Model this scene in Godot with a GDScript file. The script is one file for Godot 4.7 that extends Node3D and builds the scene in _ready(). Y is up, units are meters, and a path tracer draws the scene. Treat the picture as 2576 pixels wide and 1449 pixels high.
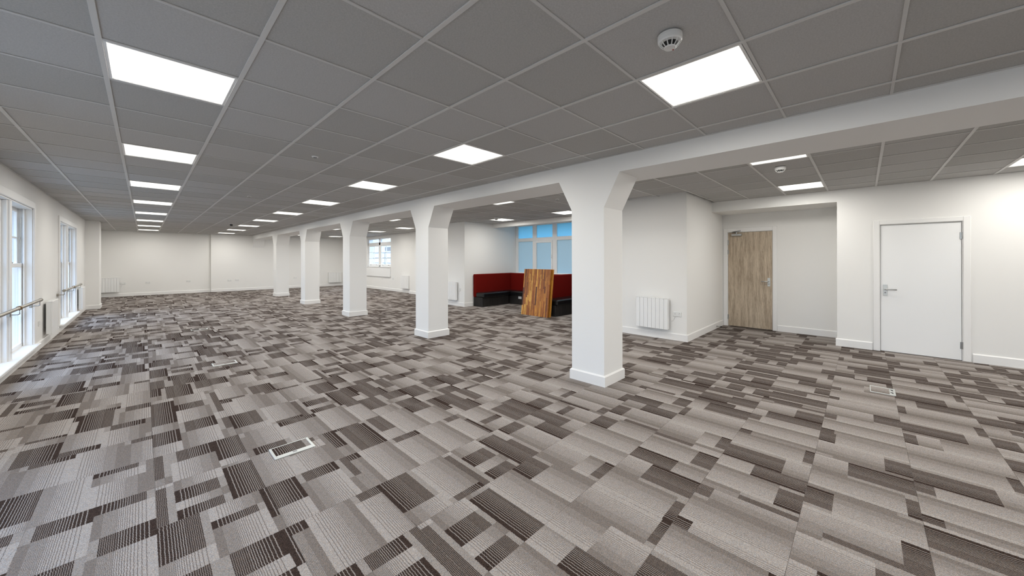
extends Node3D
# An empty open-plan office: carpet tiles, grid ceiling with square light panels, a row of haunched columns under a beam.
# x runs from the window wall to the door wall, -z along the columns to the far wall, the eye stands at (0, 1.47, 0).

const CEIL := 2.627      # underside of the ceiling grid
const BEAM := 2.445      # underside of the beam
const WALL_L := -1.21
const FAR_Z := -21.3
const BACK_Z := 4.8

var M := {}
var rng := RandomNumberGenerator.new()
var taken := {}

# ------------------------------------------------------------------ helpers
func numbered(called: String) -> String:
	var n: int = taken.get(called, 0)
	taken[called] = n + 1
	return called if n == 0 else "%s_%03d" % [called, n]

func thing(called: String, label: String, category: String, at := Vector3.ZERO, turn := 0.0, group := "") -> Node3D:
	var o := Node3D.new()
	o.name = numbered(called)
	add_child(o)
	o.position = at
	o.rotation.y = turn
	o.set_meta("label", label)
	o.set_meta("category", category)
	if group != "":
		o.set_meta("group", group)
	return o

func setting(called: String, label := "") -> Node3D:
	var o := Node3D.new()
	o.name = numbered(called)
	add_child(o)
	o.set_meta("kind", "structure")
	if label != "":
		o.set_meta("label", label)
	return o

func mesh_of(st: SurfaceTool) -> ArrayMesh:
	st.index()
	return st.commit()

func put(called: String, mesh: Mesh, mat: Material, parent: Node, at := Vector3.ZERO, label := "") -> MeshInstance3D:
	var o := MeshInstance3D.new()
	o.mesh = mesh
	if mat:
		o.material_override = mat
	o.name = called
	o.cast_shadow = GeometryInstance3D.SHADOW_CASTING_SETTING_ON
	parent.add_child(o, true)
	o.position = at
	if label != "":
		o.set_meta("label", label)
	return o

func part(called: String, st: SurfaceTool, mat: Material, parent: Node, label := "") -> MeshInstance3D:
	return put(called, mesh_of(st), mat, parent, Vector3.ZERO, label)

func struct(called: String, st: SurfaceTool, mat: Material, label := "") -> MeshInstance3D:
	var o := MeshInstance3D.new()
	o.mesh = mesh_of(st)
	o.material_override = mat
	o.name = numbered(called)
	add_child(o)
	o.set_meta("kind", "structure")
	if label != "":
		o.set_meta("label", label)
	return o

func tool() -> SurfaceTool:
	var st := SurfaceTool.new()
	st.begin(Mesh.PRIMITIVE_TRIANGLES)
	return st

# corners run counter-clockwise seen from outside
func face(st: SurfaceTool, p: Array, uv: Array = []) -> void:
	var n: Vector3 = (p[1] - p[0]).cross(p[2] - p[0]).normalized()
	for k in range(1, p.size() - 1):
		for i in [0, k + 1, k]:
			st.set_normal(n)
			if uv.size():
				st.set_uv(uv[i])
			else:
				var v: Vector3 = p[i]
				var a := n.abs()
				st.set_uv(Vector2(v.z, -v.y) if a.x > a.y and a.x > a.z else (Vector2(v.x, v.z) if a.y > a.z else Vector2(v.x, -v.y)))
			st.add_vertex(p[i])

func box(st: SurfaceTool, a: Vector3, b: Vector3) -> SurfaceTool:
	var x0 := minf(a.x, b.x)
	var x1 := maxf(a.x, b.x)
	var y0 := minf(a.y, b.y)
	var y1 := maxf(a.y, b.y)
	var z0 := minf(a.z, b.z)
	var z1 := maxf(a.z, b.z)
	face(st, [Vector3(x0, y0, z1), Vector3(x1, y0, z1), Vector3(x1, y1, z1), Vector3(x0, y1, z1)])
	face(st, [Vector3(x1, y0, z0), Vector3(x0, y0, z0), Vector3(x0, y1, z0), Vector3(x1, y1, z0)])
	face(st, [Vector3(x1, y0, z1), Vector3(x1, y0, z0), Vector3(x1, y1, z0), Vector3(x1, y1, z1)])
	face(st, [Vector3(x0, y0, z0), Vector3(x0, y0, z1), Vector3(x0, y1, z1), Vector3(x0, y1, z0)])
	face(st, [Vector3(x0, y1, z1), Vector3(x1, y1, z1), Vector3(x1, y1, z0), Vector3(x0, y1, z0)])
	face(st, [Vector3(x0, y0, z0), Vector3(x1, y0, z0), Vector3(x1, y0, z1), Vector3(x0, y0, z1)])
	return st

# a box with chamfered edges
func cbox(st: SurfaceTool, a: Vector3, b: Vector3, c: float) -> SurfaceTool:
	var lo := Vector3(minf(a.x, b.x), minf(a.y, b.y), minf(a.z, b.z))
	var hi := Vector3(maxf(a.x, b.x), maxf(a.y, b.y), maxf(a.z, b.z))
	var mid := (lo + hi) / 2.0
	var h := (hi - lo) / 2.0
	c = minf(c, minf(h.x, minf(h.y, h.z)) * 0.95)
	for ax in 3:
		var u := (ax + 1) % 3
		var v := (ax + 2) % 3
		for s in [-1.0, 1.0]:
			var q := []
			for k in [[-1, -1], [1, -1], [1, 1], [-1, 1]]:
				var p := Vector3.ZERO
				p[ax] = s * h[ax]
				p[u] = k[0] * (h[u] - c)
				p[v] = k[1] * (h[v] - c)
				q.append(p + mid)
			if s < 0:
				q.reverse()
			face(st, q)
		for su in [-1.0, 1.0]:
			for sv in [-1.0, 1.0]:
				var q := []
				for k in [[-1, 0], [1, 0], [1, 1], [-1, 1]]:
					var p := Vector3.ZERO
					p[ax] = k[0] * (h[ax] - c)
					p[u] = su * (h[u] - (c if k[1] == 0 else 0.0))
					p[v] = sv * (h[v] - (0.0 if k[1] == 0 else c))
					q.append(p + mid)
				var n: Vector3 = (q[1] - q[0]).cross(q[2] - q[0])
				var outward := Vector3.ZERO
				outward[u] = su
				outward[v] = sv
				if n.dot(outward) < 0:
					q.reverse()
				face(st, q)
	for sx in [-1.0, 1.0]:
		for sy in [-1.0, 1.0]:
			for sz in [-1.0, 1.0]:
				var q := [Vector3(sx * h.x, sy * (h.y - c), sz * (h.z - c)) + mid, Vector3(sx * (h.x - c), sy * h.y, sz * (h.z - c)) + mid, Vector3(sx * (h.x - c), sy * (h.y - c), sz * h.z) + mid]
				var n: Vector3 = (q[1] - q[0]).cross(q[2] - q[0])
				if n.dot(Vector3(sx, sy, sz)) < 0:
					q.reverse()
				face(st, q)
	return st

# a polygon in (a, b) pushed along the third axis; axis is 0, 1 or 2, pts are Vector2 in the (axis+1, axis+2) plane, counter-clockwise
func prism(st: SurfaceTool, pts: Array, axis: int, from: float, to: float) -> SurfaceTool:
	var lo := minf(from, to)
	var hi := maxf(from, to)
	var low := []
	var high := []
	for p in pts:
		var v := Vector3.ZERO
		v[(axis + 1) % 3] = p.x
		v[(axis + 2) % 3] = p.y
		v[axis] = lo
		low.append(v)
		v[axis] = hi
		high.append(v)
	var tri := Geometry2D.triangulate_polygon(PackedVector2Array(pts))
	for t in range(0, tri.size(), 3):
		var i0 := tri[t]
		var i1 := tri[t + 1]
		var i2 := tri[t + 2]
		if (pts[i1] - pts[i0]).cross(pts[i2] - pts[i0]) < 0:
			i1 = tri[t + 2]
			i2 = tri[t + 1]
		face(st, [high[i0], high[i1], high[i2]])
		face(st, [low[i0], low[i2], low[i1]])
	for i in pts.size():
		var j := (i + 1) % pts.size()
		face(st, [low[i], low[j], high[j], high[i]])
	return st

func tube(st: SurfaceTool, path: Array, r: float, n := 10) -> SurfaceTool:
	var rings := []
	for i in path.size():
		var d: Vector3 = ((path[mini(i + 1, path.size() - 1)] - path[i]).normalized() + (path[i] - path[maxi(i - 1, 0)]).normalized()).normalized()
		var s := d.cross(Vector3.UP if absf(d.y) < 0.9 else Vector3.RIGHT).normalized()
		var t := d.cross(s).normalized()
		var ring := []
		for k in n:
			var a := TAU * k / n
			var o := s * cos(a) + t * sin(a)
			ring.append([path[i] + o * r, o])
		rings.append(ring)
	for i in rings.size() - 1:
		for k in n:
			var q := [rings[i][k], rings[i][(k + 1) % n], rings[i + 1][(k + 1) % n], rings[i + 1][k]]
			for j in [0, 2, 1, 0, 3, 2]:
				st.set_normal(q[j][1])
				st.set_uv(Vector2(0, 0))
				st.add_vertex(q[j][0])
	for e in [0, rings.size() - 1]:
		var q := []
		for k in n:
			q.append(rings[e][k][0])
		var nn: Vector3 = (q[1] - q[0]).cross(q[2] - q[0])
		var out: Vector3 = path[0] - path[1] if e == 0 else path[e] - path[e - 1]
		if nn.dot(out) < 0:
			q.reverse()
		face(st, q)
	return st

# profile of Vector2(radius, height) turned about the y axis
func lathe(st: SurfaceTool, prof: Array, n := 28) -> SurfaceTool:
	for i in prof.size() - 1:
		var a: Vector2 = prof[i]
		var b: Vector2 = prof[i + 1]
		var t := b - a
		var nn := Vector2(-t.y, t.x).normalized()
		for k in n:
			var p := TAU * k / n
			var q := TAU * (k + 1) / n
			var v := [Vector3(a.x * cos(p), a.y, a.x * sin(p)), Vector3(a.x * cos(q), a.y, a.x * sin(q)), Vector3(b.x * cos(q), b.y, b.x * sin(q)), Vector3(b.x * cos(p), b.y, b.x * sin(p))]
			var w := [Vector3(nn.x * cos(p), nn.y, nn.x * sin(p)), Vector3(nn.x * cos(q), nn.y, nn.x * sin(q))]
			for j in [0, 2, 1, 0, 3, 2]:
				st.set_normal(w[0] if j == 0 or j == 3 else w[1])
				st.set_uv(Vector2(0, 0))
				st.add_vertex(v[j])
	return st

func mat(c: Color, rough := 0.8, metal := 0.0, spec := 0.5) -> StandardMaterial3D:
	var m := StandardMaterial3D.new()
	m.albedo_color = c
	m.roughness = rough
	m.metallic = metal
	m.metallic_specular = spec
	return m

func lin(r: float, g: float, b: float) -> Color:
	return Color(r, g, b).linear_to_srgb()

func bytes_texture(w: int, h: int, data: PackedByteArray) -> ImageTexture:
	var im := Image.create_from_data(w, h, false, Image.FORMAT_RGB8, data)
	im.generate_mipmaps()
	return ImageTexture.create_from_image(im)

# ------------------------------------------------------------------ textures
var grain := PackedFloat32Array()   # pile noise shared by the carpet variants

# one 0.25 m wide run of the carpet pattern, across the stripes: 0 light, 1 plain band, 2 taupe, 3 dark brown
func carpet_run(dark: bool, mirrored: bool) -> PackedInt32Array:
	var a := PackedInt32Array()
	a.resize(256)
	for i in 256:
		a[i] = 1 if dark else 2
	var x := 38
	var k := 0
	while x < 218:
		var t := (x - 38) / 180.0
		if dark:
			var d := int(round(lerpf(3.6, 15.0, t * t)))
			for i in range(x, mini(x + d, 256)):
				a[i] = 3
			for i in range(x + d, mini(x + d + 5, 256)):
				a[i] = 1 if t > 0.35 else 2
			x += d + int(round(lerpf(3.6, 4.6, t)))
		else:
			var d := int(round(lerpf(3.0, 17.0, t * t)))
			for i in range(x, mini(x + 3, 256)):
				a[i] = 2 if t < 0.3 else 4
			for i in range(x + 3, mini(x + 3 + d, 256)):
				a[i] = 1 if t < 0.3 else 0
			x += d + 3
		k += 1
	for i in range(x, 256):
		a[i] = 3 if dark else 0
	if mirrored:
		a.reverse()
	return a

func carpet_texture(n: int) -> ImageTexture:
	var r := RandomNumberGenerator.new()
	r.seed = 4100 + n * 17
	var pal := [[164, 156, 150], [147, 139, 133], [123, 114, 108], [63, 52, 47], [114, 105, 100]]
	var most: float = [0.10, 0.5, 0.85, 0.36][n % 4]
	var columns := []   # two runs per tile, each a list of [row it ends at, profile]
	var shift := [0, 96, 40, 170][r.randi() % 4] as int
	for c in 2:
		var rows := []
		var z := 0
		var dark := r.randf() < most
		while z < 512:
			var end := mini(512, z + (r.randi_range(70, 190) if r.randf() < 0.33 else r.randi_range(260, 512)))
			if 512 - end < 40:
				end = 512
			rows.append([end, carpet_run(dark, r.randf() < 0.35)])
			z = end
			dark = r.randf() < most if r.randf() < 0.5 else not dark
		columns.append(rows)
	var data := PackedByteArray()
	data.resize(512 * 512 * 3)
	var off := r.randi() % 4096
	var at := 0
	var jit := 0
	for y in 512:
		if y % 5 == 0:
			jit = r.randi_range(-1, 1)
		var line := PackedInt32Array()
		line.resize(512)
		for c in 2:
			var p: PackedInt32Array
			for row in columns[c]:
				if y < row[0]:
					p = row[1]
					break
			for i in 256:
				line[(c * 256 + i + shift) % 512] = p[i]
		for x in 512:
			var q: Array = pal[line[(x + jit + 512) % 512]]
			# loop pile: single tufts about three pixels wide, rougher in the dark yarn, with faint coloured flecks
			var tuft := grain[((y / 3) * 509 + (x + (y / 3) % 2) / 2 + off * 31) % 262144] - 1.0
			var h := grain[((y / 2) * 211 + (x / 2) * 3 + off * 7) % 262144] - 1.0
			var g := 1.0 + tuft * (1.7 if q[0] < 80 else 0.75) + (grain[(y * 509 + x + off) % 262144] - 1.0) * 0.35
			data[at] = clampi(int(q[0] * (g + h * 0.30)), 0, 255)
			data[at + 1] = clampi(int(q[1] * g), 0, 255)
			data[at + 2] = clampi(int(q[2] * (g - h * 0.30)), 0, 255)
			at += 3
	return bytes_texture(512, 512, data)

func wood_texture(w: int, h: int, base: Color, vein: Color, stretch: float, sd: int) -> ImageTexture:
	var f := FastNoiseLite.new()
	f.seed = sd
	f.frequency = 0.02
	f.fractal_octaves = 4
	var g := FastNoiseLite.new()
	g.seed = sd + 5
	g.frequency = 0.09
	g.fractal_octaves = 3
	var data := PackedByteArray()
	data.resize(w * h * 3)
	var at := 0
	for y in h:
		for x in w:
			var a := f.get_noise_2d(x * 1.4, y / stretch * 1.4)
			var rings := absf(sin((x * 0.035 + a * 5.0) * PI))
			var b := g.get_noise_2d(x * 4.0, y / stretch * 1.2)
			var pore := 1.0 if b > 0.32 else 0.0
			var t := clampf(0.28 + a * 0.55 + (rings - 0.5) * 0.22 + b * 0.35 + pore * 0.30, 0.0, 1.0)
			var c := base.lerp(vein, t)
			data[at] = int(c.r * 255)
			data[at + 1] = int(c.g * 255)
			data[at + 2] = int(c.b * 255)
			at += 3
	return bytes_texture(w, h, data)

func speckle_texture(w: int, base: Color, amount: float, sd: int, freq := 0.2) -> ImageTexture:
	var f := FastNoiseLite.new()
	f.seed = sd
	f.frequency = freq
	f.fractal_octaves = 3
	var r := RandomNumberGenerator.new()
	r.seed = sd
	var data := PackedByteArray()
	data.resize(w * w * 3)
	for i in w * w:
		var t := 1.0 + amount * (f.get_noise_2d(i % w, i / w) + r.randf_range(-0.6, 0.6))
		data[i * 3] = clampi(int(base.r * t * 255), 0, 255)
		data[i * 3 + 1] = clampi(int(base.g * t * 255), 0, 255)
		data[i * 3 + 2] = clampi(int(base.b * t * 255), 0, 255)
	return bytes_texture(w, w, data)

func materials() -> void:
	M.wall = mat(Color(0.93, 0.925, 0.912), 0.92, 0.0, 0.3)
	M.trim = mat(Color(0.935, 0.93, 0.92), 0.45)
	M.column = mat(Color(0.93, 0.928, 0.92), 0.85, 0.0, 0.3)
	M.tile = mat(Color.WHITE, 0.95, 0.0, 0.2)
	M.tile.albedo_texture = speckle_texture(256, Color(0.74, 0.735, 0.728), 0.05, 7)
	M.tile.uv1_scale = Vector3(1.6, 1.6, 1)
	M.tile_b = mat(Color(0.965, 0.965, 0.96), 0.95, 0.0, 0.2)
	M.tile_b.albedo_texture = M.tile.albedo_texture
	M.tile_b.uv1_scale = Vector3(1.6, 1.6, 1)
	M.bar = mat(Color(0.825, 0.82, 0.81), 0.55)
	M.cross_bar = mat(Color(0.80, 0.795, 0.785), 0.6)
	M.concrete = mat(Color(0.4, 0.4, 0.4), 0.95)
	M.white = mat(Color(0.94, 0.94, 0.935), 0.35)
	M.plastic = mat(Color(0.9, 0.9, 0.89), 0.3)
	M.grey_plastic = mat(Color(0.55, 0.55, 0.55), 0.5)
	M.black = mat(Color(0.03, 0.03, 0.035), 0.5)
	M.steel = mat(Color(0.72, 0.72, 0.71), 0.28, 1.0)
	M.brushed = mat(Color(0.66, 0.64, 0.60), 0.35, 1.0)
	M.brass = mat(Color(0.52, 0.40, 0.22), 0.4, 1.0)
	M.aluminium = mat(Color(0.82, 0.83, 0.82), 0.4, 0.6)
	M.lamp = mat(Color(0.9, 0.9, 0.88), 0.6)
	M.lamp.emission_enabled = true
	M.lamp.emission = Color(1.0, 0.985, 0.94)
	M.lamp.emission_energy_multiplier = 1.5
	M.led = mat(Color(0.6, 0.12, 0.08), 0.2)
	M.glass = mat(Color(0.9, 0.96, 1.0, 0.12), 0.02)
	M.glass.transparency = BaseMaterial3D.TRANSPARENCY_ALPHA
	M.frost_clear = mat(Color(0.30, 0.62, 0.80), 0.35)
	M.frost_clear.backlight_enabled = true
	M.frost_clear.backlight = lin(0.56, 0.82, 0.85)
	M.frost_film = mat(Color(0.50, 0.60, 0.68), 0.4)
	M.frost_film.backlight_enabled = true
	M.frost_film.backlight = lin(0.66, 0.68, 0.62)
	M.red = mat(Color.WHITE, 0.95, 0.0, 0.2)
	M.red.albedo_texture = speckle_texture(256, Color(0.42, 0.075, 0.055), 0.2, 21, 0.35)
	M.red.uv1_scale = Vector3(4, 4, 1)
	M.leather = mat(Color(0.045, 0.045, 0.05), 0.33)
	M.plinth = mat(Color.WHITE, 0.7)
	M.plinth.albedo_texture = wood_texture(256, 256, Color(0.155, 0.135, 0.125), Color(0.07, 0.06, 0.055), 9.0, 51)
	M.plinth.uv1_scale = Vector3(1.6, 1.6, 1)
	M.oak = mat(Color.WHITE, 0.55)
	M.oak.albedo_texture = wood_texture(384, 768, Color(0.80, 0.735, 0.645), Color(0.56, 0.49, 0.41), 11.0, 12)
	var acacia := wood_texture(256, 512, Color(1.0, 0.98, 0.88), Color(0.64, 0.54, 0.42), 10.0, 88)
	var tones := [Color(0.76, 0.50, 0.20), Color(0.68, 0.41, 0.16), Color(0.88, 0.64, 0.29), Color(0.54, 0.31, 0.14), Color(0.72, 0.46, 0.18), Color(0.40, 0.22, 0.11), Color(0.95, 0.75, 0.40), Color(0.80, 0.55, 0.24)]
	M.staves = []
	for c in tones:
		var m := mat(c, 0.38)
		m.albedo_texture = acacia
		m.uv1_scale = Vector3(2.2, 1.1, 1)
		M.staves.append(m)
	var r := RandomNumberGenerator.new()
	r.seed = 99
	grain.resize(262144)
	for i in 262144:
		grain[i] = 1.0 + r.randf_range(-0.17, 0.17) + (r.randf_range(-0.22, 0.0) if r.randf() < 0.25 else 0.0)
	M.carpet = []
	for i in 18:
		var m := mat(Color.WHITE, 1.0, 0.0, 0.1)
		m.albedo_texture = carpet_texture(i)
		M.carpet.append(m)

# ------------------------------------------------------------------ camera and light
func camera_and_sky() -> void:
	var cam := Camera3D.new()
	cam.name = "camera"
	add_child(cam)
	cam.transform = Transform3D(Basis.from_euler(Vector3(0.00089, -0.79711, -0.00155)), Vector3(0, 1.47, 0))
	cam.projection = Camera3D.PROJECTION_FRUSTUM
	cam.near = 0.05
	cam.far = 200.0
	cam.size = 0.05 * 1449.0 / 905.04
	cam.frustum_offset = Vector2(0, -0.05 * (724.5 - 651.23) / 905.04)
	cam.current = true
	var env := Environment.new()
	var sky := Sky.new()
	var sm := ProceduralSkyMaterial.new()
	sm.sky_top_color = Color(0.64, 0.775, 0.95)
	sm.sky_horizon_color = Color(0.76, 0.855, 0.96)
	sm.sky_curve = 0.25
	sm.ground_horizon_color = Color(0.62, 0.70, 0.78)
	sm.ground_bottom_color = Color(0.40, 0.44, 0.48)
	sm.sky_energy_multiplier = 2.15
	sm.ground_energy_multiplier = 2.15
	sky.sky_material = sm
	env.background_mode = Environment.BG_SKY
	env.sky = sky
	env.tonemap_mode = Environment.TONE_MAPPER_LINEAR
	env.tonemap_exposure = 1.10
	env.sdfgi_enabled = true
	env.ssao_enabled = true
	env.ssil_enabled = true
	var we := WorldEnvironment.new()
	we.name = "world_environment"
	we.environment = env
	add_child(we)

const ORDER := ["first", "second", "third", "fourth", "fifth", "sixth", "seventh", "eighth", "ninth", "tenth", "eleventh"]
const PANEL_ENERGY := 1.75

# ------------------------------------------------------------------ room shell
func wall_with_openings(called: String, x0: float, x1: float, z0: float, z1: float, holes: Array, label: String) -> void:
	# a wall along z; holes are [z_low, z_high, y_low, y_high] in order of falling z
	var st := tool()
	var z := maxf(z0, z1)
	var end := minf(z0, z1)
	for h in holes:
		box(st, Vector3(x0, 0, h[1]), Vector3(x1, 2.8, z))
		if h[2] > 0.001:
			box(st, Vector3(x0, 0, h[0]), Vector3(x1, h[2], h[1]))
		box(st, Vector3(x0, h[3], h[0]), Vector3(x1, 2.8, h[1]))
		z = h[0]
	box(st, Vector3(x0, 0, end), Vector3(x1, 2.8, z))
	struct(called, st, M.wall, label)

func skirting(called: String, runs: Array) -> void:
	# runs are [from, to, outward normal] on plan
	var st := tool()
	for r in runs:
		var a: Vector2 = r[0]
		var b: Vector2 = r[1]
		var n: Vector2 = r[2]
		var t := 0.018
		if absf(n.x) > 0.5:
			var p := [Vector2(0, a.x), Vector2(0.113, a.x), Vector2(0.113, a.x), Vector2(0, a.x)]
			var s := signf(n.x)
			var pts := [Vector2(a.x, 0.0), Vector2(a.x + s * t, 0.0), Vector2(a.x + s * t, 0.112), Vector2(a.x + s * 0.007, 0.125), Vector2(a.x, 0.125)]
			if s < 0:
				pts.reverse()
			prism(st, pts, 2, a.y, b.y)
		else:
			var s := signf(n.y)
			# axis x: the plane is (y, z)
			var pts := [Vector2(0.0, a.y), Vector2(0.125, a.y), Vector2(0.125, a.y + s * 0.007), Vector2(0.112, a.y + s * t), Vector2(0.0, a.y + s * t)]
			if s < 0:
				pts.reverse()
			prism(st, pts, 0, a.x, b.x)
	struct(called, st, M.trim)

func shell() -> void:
	var wins := []
	for c in [2.08, -2.94, -7.97, -13.02]:
		wins.append([c - 1.28, c + 1.28, 0.15, 2.27])
	wall_with_openings("wall_left", WALL_L - 0.34, WALL_L, BACK_Z, -21.6, wins, "white plastered window wall")
	# pilaster on the window wall
	var st := tool()
	box(st, Vector3(WALL_L - 0.02, 0, -17.1), Vector3(-0.935, 2.8, -16.42))
	struct("wall_left_pilaster", st, M.wall, "white pilaster at the end of the window wall")
	# far wall in two planes
	st = tool()
	box(st, Vector3(-1.6, 0, FAR_Z - 0.3), Vector3(2.13, 2.8, FAR_Z))
	struct("wall_far", st, M.wall, "white far wall on the window side")
	st = tool()
	box(st, Vector3(2.13, 0, FAR_Z - 0.3), Vector3(8.6, 2.8, FAR_Z + 0.15))
	struct("wall_far_step", st, M.wall, "white far wall, the part standing slightly forward")
	st = tool()
	box(st, Vector3(-1.6, 0, BACK_Z), Vector3(8.6, 2.8, BACK_Z + 0.3))
	struct("wall_back", st, M.wall)
	# door wall with the doorway and the open recess
	wall_with_openings("wall_right", 8.2, 8.42, BACK_Z, -0.32, [[0.175, 1.03, 0.0, 2.012]], "white wall round the white door")
	st = tool()
	box(st, Vector3(8.2, 2.432, -2.25), Vector3(9.1, 2.8, -0.32))
	struct("wall_right_header", st, M.wall, "white header over the door recess")
	st = tool()
	box(st, Vector3(8.42, 0, -0.32), Vector3(9.3, 2.8, -0.1))
	struct("wall_recess_side", st, M.wall)
	wall_with_openings("wall_recess", 9.0, 9.3, -0.3, -2.3, [[-2.15, -1.325, 0.0, 2.055]], "white wall of the recess round the wooden door")
	# pier between the recess and the booth alcove
	st = tool()
	box(st, Vector3(6.72, 0, -3.75), Vector3(9.5, 2.8, -2.24))
	struct("wall_near_pier", st, M.wall, "white wall block beside the wooden door")
	# pier on the other side of the alcove
	st = tool()
	box(st, Vector3(6.915, 0, -10.6), Vector3(9.5, 2.8, -8.8))
	struct("wall_far_pier", st, M.wall, "white wall block behind the red bench")
	# alcove wall below and above the frosted window
	st = tool()
	box(st, Vector3(9.19, 0, -8.8), Vector3(9.5, 0.985, -3.75))
	box(st, Vector3(9.19, 2.625, -8.8), Vector3(9.5, 2.8, -3.75))
	struct("wall_alcove", st, M.wall)
	st = tool()
	box(st, Vector3(8.11, 2.51, -8.8), Vector3(8.28, 2.8, -3.75))
	struct("wall_alcove_header", st, M.wall, "white downstand beam over the booth alcove")
	# side wall beyond, with the far window
	st = tool()
	box(st, Vector3(7.98, 0, -13.95), Vector3(8.5, 2.8, -10.6))
	struct("wall_far_right_pier", st, M.wall)
	wall_with_openings("wall_far_right", 8.1, 8.4, -13.95, -21.5, [[-18.38, -15.87, 1.1, 2.5]], "white wall round the far window")
	# skirting
	skirting("baseboard_left", [[Vector2(WALL_L, BACK_Z), Vector2(WALL_L, -16.42), Vector2(1, 0)], [Vector2(WALL_L, -16.42), Vector2(-0.917, -16.42), Vector2(0, 1)], [Vector2(-0.935, -16.42), Vector2(-0.935, -17.1), Vector2(1, 0)], [Vector2(WALL_L, -17.1), Vector2(WALL_L, FAR_Z), Vector2(1, 0)]])
	skirting("baseboard_far", [[Vector2(-1.21, FAR_Z), Vector2(2.13, FAR_Z), Vector2(0, 1)], [Vector2(2.13, FAR_Z + 0.15), Vector2(8.1, FAR_Z + 0.15), Vector2(0, 1)]])
	skirting("baseboard_right", [[Vector2(8.2, BACK_Z), Vector2(8.2, 1.105), Vector2(-1, 0)], [Vector2(8.2, 0.1), Vector2(8.2, -0.338), Vector2(-1, 0)], [Vector2(8.2, -0.32), Vector2(9.0, -0.32), Vector2(0, -1)], [Vector2(9.0, -0.32), Vector2(9.0, -1.25), Vector2(-1, 0)]])
	skirting("baseboard_near_pier", [[Vector2(6.702, -2.24), Vector2(8.98, -2.24), Vector2(0, 1)], [Vector2(6.72, -2.24), Vector2(6.72, -3.75), Vector2(-1, 0)]])
	skirting("baseboard_far_pier", [[Vector2(6.897, -8.8), Vector2(7.24, -8.8), Vector2(0, 1)], [Vector2(6.915, -8.8), Vector2(6.915, -10.6), Vector2(-1, 0)]])
	skirting("baseboard_far_right", [[Vector2(7.98, -10.6), Vector2(7.98, -13.968), Vector2(-1, 0)], [Vector2(8.1, -13.95), Vector2(8.1, FAR_Z + 0.15), Vector2(-1, 0)]])

func carpet() -> void:
	var root := setting("floor", "grey and brown striped carpet tiles")
	var st := tool()
	box(st, Vector3(-1.6, -0.3, -21.6), Vector3(9.6, -0.008, 5.1))
	part("slab", st, M.concrete, root)
	var meshes := []
	var a := 0.4996 / 2.0
	for v in 18:
		for turned in 2:
			st = tool()
			var uv := [Vector2(0, 1), Vector2(1, 1), Vector2(1, 0), Vector2(0, 0)]
			if turned:
				uv = [Vector2(1, 0), Vector2(0, 0), Vector2(0, 1), Vector2(1, 1)]
			var b := a - 0.0005
			var top := [Vector3(-b, 0, b), Vector3(b, 0, b), Vector3(b, 0, -b), Vector3(-b, 0, -b)]
			var low := [Vector3(-a, -0.0012, a), Vector3(a, -0.0012, a), Vector3(a, -0.0012, -a), Vector3(-a, -0.0012, -a)]
			var foot := [Vector3(-a, -0.0075, a), Vector3(a, -0.0075, a), Vector3(a, -0.0075, -a), Vector3(-a, -0.0075, -a)]
			face(st, top, uv)
			for k in 4:
				var j := (k + 1) % 4
				face(st, [low[k], low[j], top[j], top[k]], [uv[k], uv[j], uv[j], uv[k]])
				face(st, [foot[k], foot[j], low[j], low[k]], [uv[k], uv[j], uv[j], uv[k]])
			meshes.append(mesh_of(st))
	var spots := []
	var r := RandomNumberGenerator.new()
	r.seed = 777
	var last := -1
	for i in 22:
		for k in 53:
			var x := -1.45 + 0.5 * i + 0.25
			var z := 4.736 - 0.5 * k - 0.25
			var v := r.randi() % 18
			if v == last:
				v = (v + 7) % 18
			last = v
			# depth in front of the eye decides how large the tile shows
			var depth := x * 0.7153 - z * 0.6988
			var side := x * 0.6988 + z * 0.7153
			var seen := depth > 0.55 and absf(side) < depth * 1.45 + 0.5
			spots.append([depth if seen else 100.0 + depth, x, z, v * 2 + (r.randi() % 2)])
	spots.sort_custom(func(p, q): return p[0] < q[0])
	var rest := []
	for i in spots.size():
		var s: Array = spots[i]
		if i < 300 and s[0] < 99.0:
			put("carpet_tile", meshes[s[3]], M.carpet[int(s[3]) / 2], root, Vector3(s[1], 0, s[2]))
		else:
			rest.append(s)
	# the farther tiles, one surface for each pattern
	var am := ArrayMesh.new()
	var mats := []
	for v in 18:
		st = tool()
		var any := false
		for s in rest:
			if int(s[3]) / 2 == v:
				st.append_from(meshes[s[3]], 0, Transform3D(Basis.IDENTITY, Vector3(s[1], 0, s[2])))
				any = true
		if any:
			st.commit(am)
			mats.append(M.carpet[v])
	for i in mats.size():
		am.surface_set_material(i, mats[i])
	var o := put("carpet_tiles", am, null, root)
	o.set_meta("kind", "stuff")

var lamp_spots := []

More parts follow.
